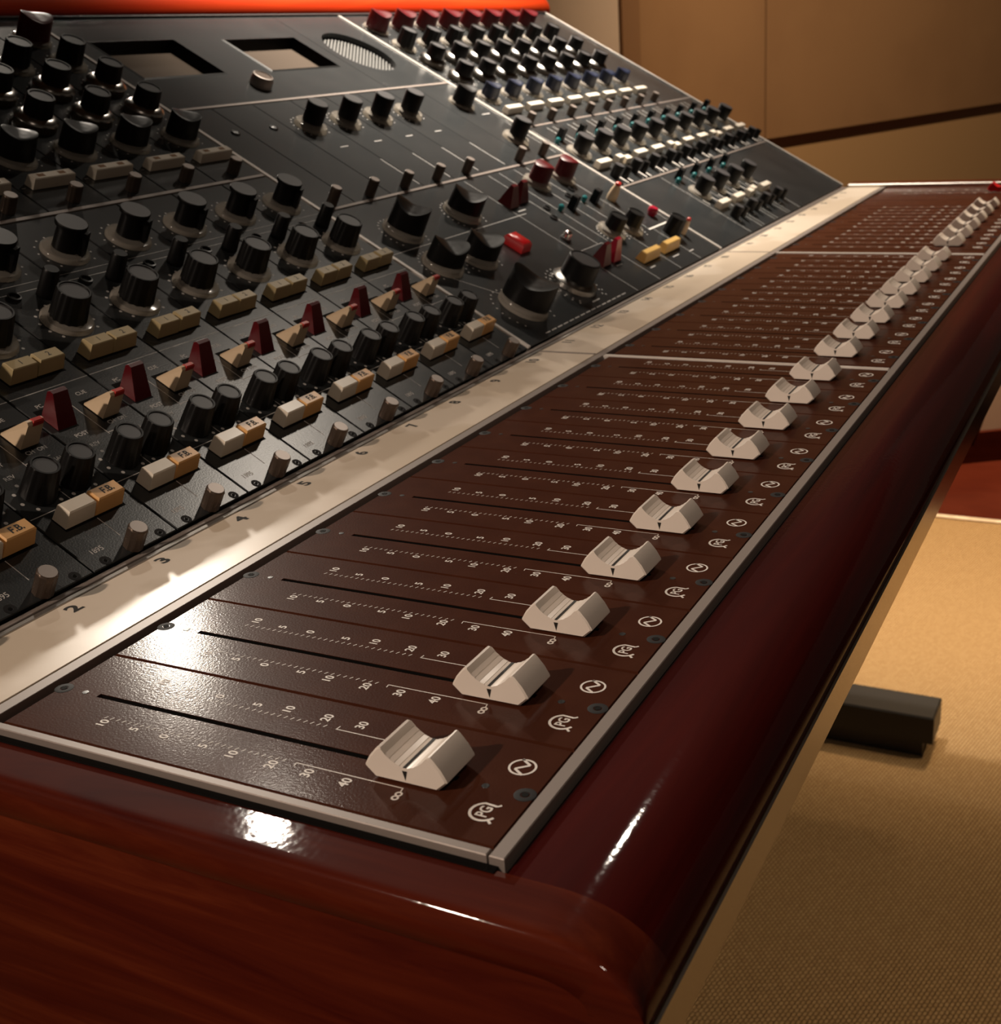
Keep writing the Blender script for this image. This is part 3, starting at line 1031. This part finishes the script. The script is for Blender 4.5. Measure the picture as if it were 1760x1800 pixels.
for cx, cs, r in ((597, 31, 21), (597, 31, 24), (517, 33, 23), (514, 129, 18), (597, 130, 18), (505, 90, 18), (545, 86, 18), (732, 63, 15), (764, 60, 15)):
    for a in range(-40, 221, 14):
        b.dot(cx + r * math.cos(math.radians(a)), cs + r * math.sin(math.radians(a)), 0.75, z, 6)
ob('legend', b.mesh('legend', M['print_dim'], 0), t)
b = MB().line((789, 54.5), (843, 54.5), 1.6, z).line((838, 54.5), (838, 70), .4, z)
ob('legend', b.mesh('legend', M['print'], 0), t)
knob(t, 'big_scoop', 515, 130.5, math.radians(-68), None, 'skirt_big')
knob(t, 'big_scoop_low', 597, 132, math.radians(-54), None, 'skirt_big')
knob(t, 'big_scoop_low', 504, 91, math.radians(-36), None, 'skirt_big')
knob(t, 'big_scoop_low', 545, 87, math.radians(-40), None, 'skirt_big')
knob(t, 'huge_scoop', 520, 35.5, math.radians(-80), None, 'skirt_huge', label='largest black monitor knob on a clear skirt')
knob(t, 'huge2', 598, 35, 0, 'huge2_cap', 'huge2_skirt', label='round black level knob on a silver skirt')
rb = ob('push_button', MB().box(-7.2, 7.2, -8.8, 8.8, 0.2, 7.6, 2.0, 0.6).mesh('push_button', M['brightred'], 50), t, (600, 86, 0), label='bright red oblong push button')
kn = ob('chrome_button', MB().lathe([(3.5, 0.1), (3.3, 5.2), (2.7, 6.6), (1.2, 7.2)], 20).mesh('chrome_button', M['chrome'], 50), t, (665, 76, 0))
ob('collar', MB().lathe([(4.6, 0.05), (4.4, 1.2), (3.4, 1.3)], 20).mesh('collar', M['steel'], 40), kn)
ME['yel'] = MB().box(-17, 17, -4.2, 4.2, 0.3, 8.0, 0.6, 1.6).mesh('push_button', M['yellow'], 25)
ME['yel_s'] = MB().box(-17.5, 17.5, -4.9, 4.6, 0, 0.12).mesh('button_well', M['dark'], 0)
for x in (727, 772):
    ob('push_button', ME['yel'], t, (x, 29, 0), label='amber yellow push button')
    ob('button_well', ME['yel_s'], t, (x, 28.6, 0))
ME['key_m'] = key_switch(M['red'], [(-5.5, 0.1, 0), (0.5, 15.0, 1), (3.2, 15.4, 1), (6.5, 0.1, 0)], -7.5, 7.5, -4.0, 4.0)
ME['key_b'] = key_switch(M['crimson'], [(-5.5, 0.1, 0), (0.5, 15.6, 1), (3.2, 16.0, 1), (6.5, 0.1, 0)], -7.0, 7.0, -4.2, 4.2)
ME['key_p'] = MB().box(-6, 6, -8, 9, 0, 0.12).mesh('key_slot', M['dark'], 0)
for x, s_, mm in ((664, 43, 'key_m'), (684, 43, 'key_b'), (664, 128, 'key_m'), (684, 130, 'key_m')):
    ob('key_switch', ME[mm], t, (x, s_, 0), label='red lever key')
    ob('key_slot', ME['key_p'], t, (x, s_ - 1, 0))
ME['b2s'] = fluted('rotary_knob', 7.9, 7.3, 15.5, M['black'], 40, 0.4)
knob(t, 'b2s', 732, 66, 0, None, 'skirt_s')
knob(t, 'b2s', 763, 63, 0.3, None, 'skirt_s')
knob(t, 'b2s', 811, 42, 0.2, None, None)
ME['cap_m'] = scoop('rotary_knob', 9.2, 17.0, M['red'], -1.5, 0.8)
knob(t, 'cap_m', 737, 141.5, math.radians(-20), None, 'skirt_s', label='maroon cube-like knob')
knob(t, 'cap_m', 783, 140.5, math.radians(-20), None, 'skirt_s', label='maroon cube-like knob')
ob('push_button', ME['sq_blk'], t, (731, 104, 0))
ob('push_button', ME['sq_blk'], t, (774, 103.5, 0))
ob('indicator_lamp', ME['teal'], t, (713, 106, 0), label='small teal lamp')
ob('indicator_lamp', ME['teal'], t, (761, 107.5, 0), label='small teal lamp')
ME['tog'] = MB().lathe([(4.2, 0.1), (4.6, 3), (3.9, 9), (2.6, 14.0)], 16).mesh('toggle', M['tan'], 40)
ME['tog_tip'] = MB().lathe([(2.7, 13.6), (2.4, 15.8), (1.3, 16.6)], 16).mesh('painted_tip', M['orange_tip'], 40)
for x, s_ in ((803, 99.5), (826, 37)):
    o = ob('toggle', ME['tog'], t, (x, s_, 0), label='tan toggle with an orange-red tip')
    ob('painted_tip', ME['tog_tip'], o)
    if x > 820:
        o.scale = (0.72, 0.72, 0.9)
ob('push_button', MB().lathe([(3.2, 0.1), (4.4, 3.0), (4.4, 6.2), (3.4, 7.4)], 18).mesh('push_button', M['crimson'], 40), t, (824, 68, 0), label='crimson round button')
for x, s_ in ((700, 112), (752, 118), (690, 100), (770, 124)):
    ob('jack_ring', ME['mini_ring'], t, (x, s_, 0))

# middle bay: eight narrow modules
xs = [476.8, 514.6, 559.6, 604.6, 649.6, 694.6, 739.6, 784.6, 844.8]
names = ['blank charcoal module with one rivet beside the front bay', 'blank charcoal module with one rivet, second in the middle bay',
         'charcoal module with the leftmost of four knobs in a row', 'charcoal module with the second of four knobs in a row',
         'charcoal module with the third of four knobs in a row', 'charcoal module with the rightmost of four knobs in a row',
         'plain charcoal module between the four-knob row and the far divider', 'charcoal module with two knobs beside the far divider']
for k in range(8):
    t = panel_thing('insert_module', names[k], 'module', xs[k], 170)
    wd = xs[k + 1] - xs[k] - 0.5
    plate(t, 0, wd, 0.2, 128.2)
    cx = 492 + 45 * k - xs[k]
    if k != 5:
        thumb(t, cx, 4.4, 'thumb_l')
    if k < 2:
        ob('rivet', MB().lathe([(3.4, 0), (3.0, 1.2), (1.2, 1.9)], 14).mesh('rivet', M['steel'], 50), t, (502 + 42 * k - xs[k], 95.5, 0))
    elif k < 6:
        knob(t, 'b2knob', cx, 91.0, 0, 'b2cap', 'skirt_s')
        b = MB()
        for a in range(-40, 221, 20):
            b.dot(cx + 14.6 * math.cos(math.radians(a)), 91 + 14.6 * math.sin(math.radians(a)), 0.7, 0.06, 6)
        b.line((cx - 1, 62), (cx + 9, 62), 0.9, 0.06)
        b.line((wd - 1.5, 4), (wd - 1.5, 40), 0.9, 0.06)
        ob('legend', b.mesh('legend', M['print_dim'], 0), t)
    elif k == 7:
        knob(t, 'blk_scoop', 812 - xs[k], 94, math.radians(-25), None, 'skirt')
        knob(t, 'b2knob', 807 - xs[k], 32, 0, 'b2cap', 'skirt_s')
        b = MB().line((819 - xs[k], 75), (833 - xs[k], 75), 0.9, 0.06).line((wd - 8, 4), (wd - 8, 60), 0.5, 0.06)
        ob('legend', b.mesh('legend', M['print_dim'], 0), t)

# middle bay: meter panel with two empty meter wells
t = panel_thing('meter_panel', 'charcoal meter panel with two empty square meter wells', 'meter panel', 0, 300)
wells = [(495.5, 581, 42.5, 94.0), (636.5, 727.5, 41.5, 91.0)]
gx, gs, gr = 789.5, 63.5, 34.5


def holed_plate(x0, x1, s0, s1, holes):
    xs_ = sorted({x0, x1} | {h[0] for h in holes} | {h[1] for h in holes})
    ys_ = sorted({s0, s1} | {h[2] for h in holes} | {h[3] for h in holes})
    b = MB()
    for i in range(len(xs_) - 1):
        for j in range(len(ys_) - 1):
            mx, my = (xs_[i] + xs_[i + 1]) / 2, (ys_[j] + ys_[j + 1]) / 2
            if any(h[0] < mx < h[1] and h[2] < my < h[3] for h in holes):
                continue
            b.add([(xs_[i], ys_[j], 0), (xs_[i + 1], ys_[j], 0), (xs_[i + 1], ys_[j + 1], 0), (xs_[i], ys_[j + 1], 0)], [(0, 1, 2, 3)])
    for h in holes:
        q = [(h[0], h[2]), (h[1], h[2]), (h[1], h[3]), (h[0], h[3])]
        b.add([(a, c, 0) for a, c in q] + [(a, c, -3) for a, c in q], [(1, 0, 4, 5), (2, 1, 5, 6), (3, 2, 6, 7), (0, 3, 7, 4)])
    b.add([(x0, s0, 0), (x1, s0, 0), (x1, s1, 0), (x0, s1, 0), (x0, s0, -3), (x1, s0, -3), (x1, s1, -3), (x0, s1, -3)],
          [(4, 5, 1, 0), (5, 6, 2, 1), (6, 7, 3, 2), (7, 4, 0, 3)])
    return b


ob('faceplate', holed_plate(476.8, 745.5, 1.6, 128.6, wells).mesh('faceplate', M['grey'], 0), t)
for x0, x1, s0, s1 in wells:
    # bevelled black frame sloping down to a plain back plate
    e = 7.0
    o_ = [(x0, s0), (x1, s0), (x1, s1), (x0, s1)]
    i_ = [(x0 + 3, s0 + 2), (x1 - 3, s0 + 2), (x1 - 3, s1 - 3), (x0 + 3, s1 - 3)]
    r_ = [(x0 - 1.6, s0 - 1.6), (x1 + 1.6, s0 - 1.6), (x1 + 1.6, s1 + 1.6), (x0 - 1.6, s1 + 1.6)]
    b = MB().add([(a, c, .05) for a, c in r_] + [(a, c, 0.7) for a, c in o_] + [(a, c, -8) for a, c in i_],
                 [(0, 1, 5, 4), (1, 2, 6, 5), (2, 3, 7, 6), (3, 0, 4, 7), (4, 5, 9, 8), (5, 6, 10, 9), (6, 7, 11, 10), (7, 4, 8, 11)])
    w_ = ob('meter_bezel', b.mesh('meter_bezel', M['black'], 0), t)
    ob('back_plate', MB().add([(a, c, -7.95) for a, c in i_], [(0, 1, 2, 3)]).mesh('back_plate', M['cell'], 0), w_)
vk = ob('rotary_knob', MB().lathe([(8.6, 0.2), (8.6, 5.5), (7.6, 8.2), (6.6, 8.4), (6.2, 7.6)], 28).mesh('rotary_knob', M['bronzetop'], 40), t, (598, 22, 0))
ob('knob_cap', disc('knob_cap', 6.3, 7.8, M['bronze']), vk)
b = MB().line((690, 5), (745, 5), .3, .06)
t2 = panel_thing('speaker_panel', 'charcoal panel with round talkback speaker grille below the top rail', 'speaker', 0, 300)
# plate with a round hole
b = MB()
n = 48
sq = []
x0, x1, s0, s1 = 746.1, 844.6, 1.6, 128.6
circ = []
for i in range(n):
    a = 2 * math.pi * i / n
    ca, sa = math.cos(a), math.sin(a)
    circ.append((gx + gr * ca, gs + gr * sa))
    tx = ((x1 - gx) if ca > 0 else (x0 - gx)) / ca if abs(ca) > 1e-6 else 1e9
    ty = ((s1 - gs) if sa > 0 else (s0 - gs)) / sa if abs(sa) > 1e-6 else 1e9
    q = min(tx, ty)
    sq.append((gx + q * ca, gs + q * sa))
vs = [(a, c, 0) for a, c in sq] + [(a, c, 0) for a, c in circ] + [(a, c, -9.1) for a, c in circ] + [(a, c, -3) for a, c in sq]
fs = []
for i in range(n):
    j = (i + 1) % n
    fs += [(i, j, n + j, n + i), (n + i, n + j, 2 * n + j, 2 * n + i), (j, i, 3 * n + i, 3 * n + j)]
for cxx, css in ((x0, s0), (x1, s0), (x1, s1), (x0, s1)):
    # close the corner triangles
    near = sorted(range(n), key=lambda i: (sq[i][0] - cxx) ** 2 + (sq[i][1] - css) ** 2)[:2]
    k0 = len(vs)
    vs.append((cxx, css, 0))
    fs.append((near[0], k0, near[1]))
ob('faceplate', b.add(vs, fs).mesh('faceplate', M['grey'], 0), t2)
ob('grille_back', MB().lathe([(gr, -9.2), (gr, -9.0)], 40, gx, gs).mesh('grille_back', M['dark'], 0), t2)
b = MB()
dirv = (0.83, 0.56)
pv = (-dirv[1], dirv[0])
for i in range(-11, 12):
    d = i * 3.0
    hl = math.sqrt(max(0, gr * gr - d * d)) - 0.3
    if hl < 2:
        continue
    m0 = (gx + pv[0] * d, gs + pv[1] * d)
    ax, ay = m0[0] - dirv[0] * hl, m0[1] - dirv[1] * hl
    bx, by = m0[0] + dirv[0] * hl, m0[1] + dirv[1] * hl
    hw = 0.8
    q = [(ax - pv[0] * hw, ay - pv[1] * hw), (bx - pv[0] * hw, by - pv[1] * hw), (bx + pv[0] * hw, by + pv[1] * hw), (ax + pv[0] * hw, ay + pv[1] * hw)]
    b.add([(a, c, -6.8) for a, c in q] + [(a, c, -5.0) for a, c in q], [(4, 5, 6, 7), (0, 1, 5, 4), (1, 2, 6, 5), (2, 3, 7, 6), (3, 0, 4, 7)])
ob('grille', b.mesh('grille', M['mesh_metal'], 0), t2, kind='stuff')
for a, c in ((752, 8), (838, 8)):
    screw(t2, a, c, 0.7)

# ------------------------------------------------------------------ far bay
for k in range(8):
    x = 870.0 + 45 * k
    t = panel_thing('equaliser_module', 'equaliser module with navy knob and maroon top knob, %s from the middle bay' % ORD[k], 'equaliser', x, 217, 'equaliser modules in the far bay')
    xa = -PL if k else 849.4 - x
    plate(t, xa, PL, 0.4, 212.0)
    ob('legend', ME['eq_leg'], t)
    thumb(t, 0.2, 5.0)
    wb = ob('push_button', ME['wide_btn'], t, (0.3, 24.4, 0))
    knob(t, 'blue_scoop', 0, 51.0, math.radians(-22 + random.uniform(-8, 8)), None, 'skirt', label='navy blue knob')
    knob(t, 'sk', 0, 84.0, 0, 'sk_cap', 'sk_skirt', 'sk_base')
    knob(t, 'sk', 0, 117.0, 0, 'sk_cap', 'sk_skirt', 'sk_base')
    knob(t, 'k1', 0, 150.0, random.uniform(0, 1), 'k1_cap', 'skirt')
    knob(t, 'red_scoop', 0, 184.0, math.radians(-18 + random.uniform(-8, 8)), None, 'skirt', label='maroon knob with a scooped top')
t = panel_thing('blank_panel', 'blank charcoal panel at the far upper end beside the aluminium edge', 'panel', 0, 217)
plate(t, 1207.6, 1295.6, 0.4, 212)
for a, c in ((1213, 8), (1290, 8), (1213, 200), (1290, 200)):
    screw(t, a, c, 0.7)


def lower_leg(ns):
    b = MB()
    for dx in (-8, 2, 12):
        b.line((dx, 2), (dx, 12), 2.0, 0.06)
    for dx in (-16, 16):
        b.line((dx, 64), (dx, 100), 0.5, 0.06)
    return b.mesh('legend', M['print'], 0)


ME['low_leg'] = lower_leg(0)
for k in range(10):
    x = 870.0 + 45 * k
    t = panel_thing('return_module', 'return module with black knob over cream button and paired pots, %s from the middle bay' % ORD[k], 'module', x, 110, 'return modules in the far bay')
    xa = -PL if k else 849.4 - x
    xb = PL if k < 9 else 1295.6 - x
    plate(t, xa, xb, 0.8, 104.6)
    ob('legend', ME['low_leg'], t)
    ob('push_button', ME['sq_blk'], t, (4.0, 80.0, 0))
    ob('indicator_lamp', ME['teal'], t, (-9.0, 76.0, 0))
    knob(t, 'b3knob', 0, 56.0, 0, 'b3cap', 'skirt')
    if k % 3 == 1:
        ob('push_button', ME['b3btn_h'], t, (-7.4, 31.5, 0))
        ob('push_button', ME['b3btn_h'], t, (7.0, 29.0, -1.2))
    else:
        ob('push_button', ME['b3btn'], t, (-1.0, 31.0, 0))
    knob(t, 'flat_pot', -6.0, 14.5, 0, 'flat_pot_cap')
    ob('rotary_knob', ME['small_pot'], t, (9.0, 10.5, 0))
for k in range(4):
    x = 960.0 + 45 * k
    t = panel_thing('echo_module', 'short module at the lower far end with cream buttons, %s from the blank panel' % ORD[k], 'module', x, 0, 'echo modules in the far bay')
    plate(t, -PL, PL, 5.4, 107.8)
    b = MB()
    for dx in (-21.6, 14.5):
        b.line((dx, 6), (dx, 26 if dx > 0 else 106), 0.6, 0.06)
    b.dot(-10, 22.5, 1.4, 0.06)
    for dx in (-14, 10):
        b.line((dx, 54), (dx, 62), 1.6, 0.06)
    ob('legend', b.mesh('legend', M['print_dim'], 0), t)
    ob('push_button', ME['sq_blk'], t, (2.0, 97, 0))
    ob('indicator_lamp', ME['teal'], t, (-9.0, 93.0, 0))
    knob(t, 'b3knob', 0, 71.0, 0, 'b3cap', 'skirt')
    if k == 2:
        ob('push_button', ME['b3btn_h'], t, (-8.0, 46.5, 0))
        ob('push_button', ME['b3btn_h'], t, (8.0, 48.5, 0))
    else:
        ob('push_button', ME['b3btn'], t, (-1.0, 46.5, 0))
    knob(t, 'flat_pot', -9.0, 29.5, 0, 'flat_pot_cap')
    ob('rotary_knob', ME['small_pot'], t, (6.0, 26.5, 0))
t = panel_thing('blank_panel', 'blank charcoal panel beside the divider in the lower far bay', 'panel', 0, 0)
plate(t, 849.4, 937.0, 5.4, 107.8)
t = panel_thing('blank_panel', 'large blank charcoal panel in the lower far corner of the slope', 'panel', 0, 0)
plate(t, 1118.0, 1295.6, 5.4, 107.8)
for a, c in ((1124, 8), (1290, 8), (1290, 100)):
    screw(t, a, c, 0.7)
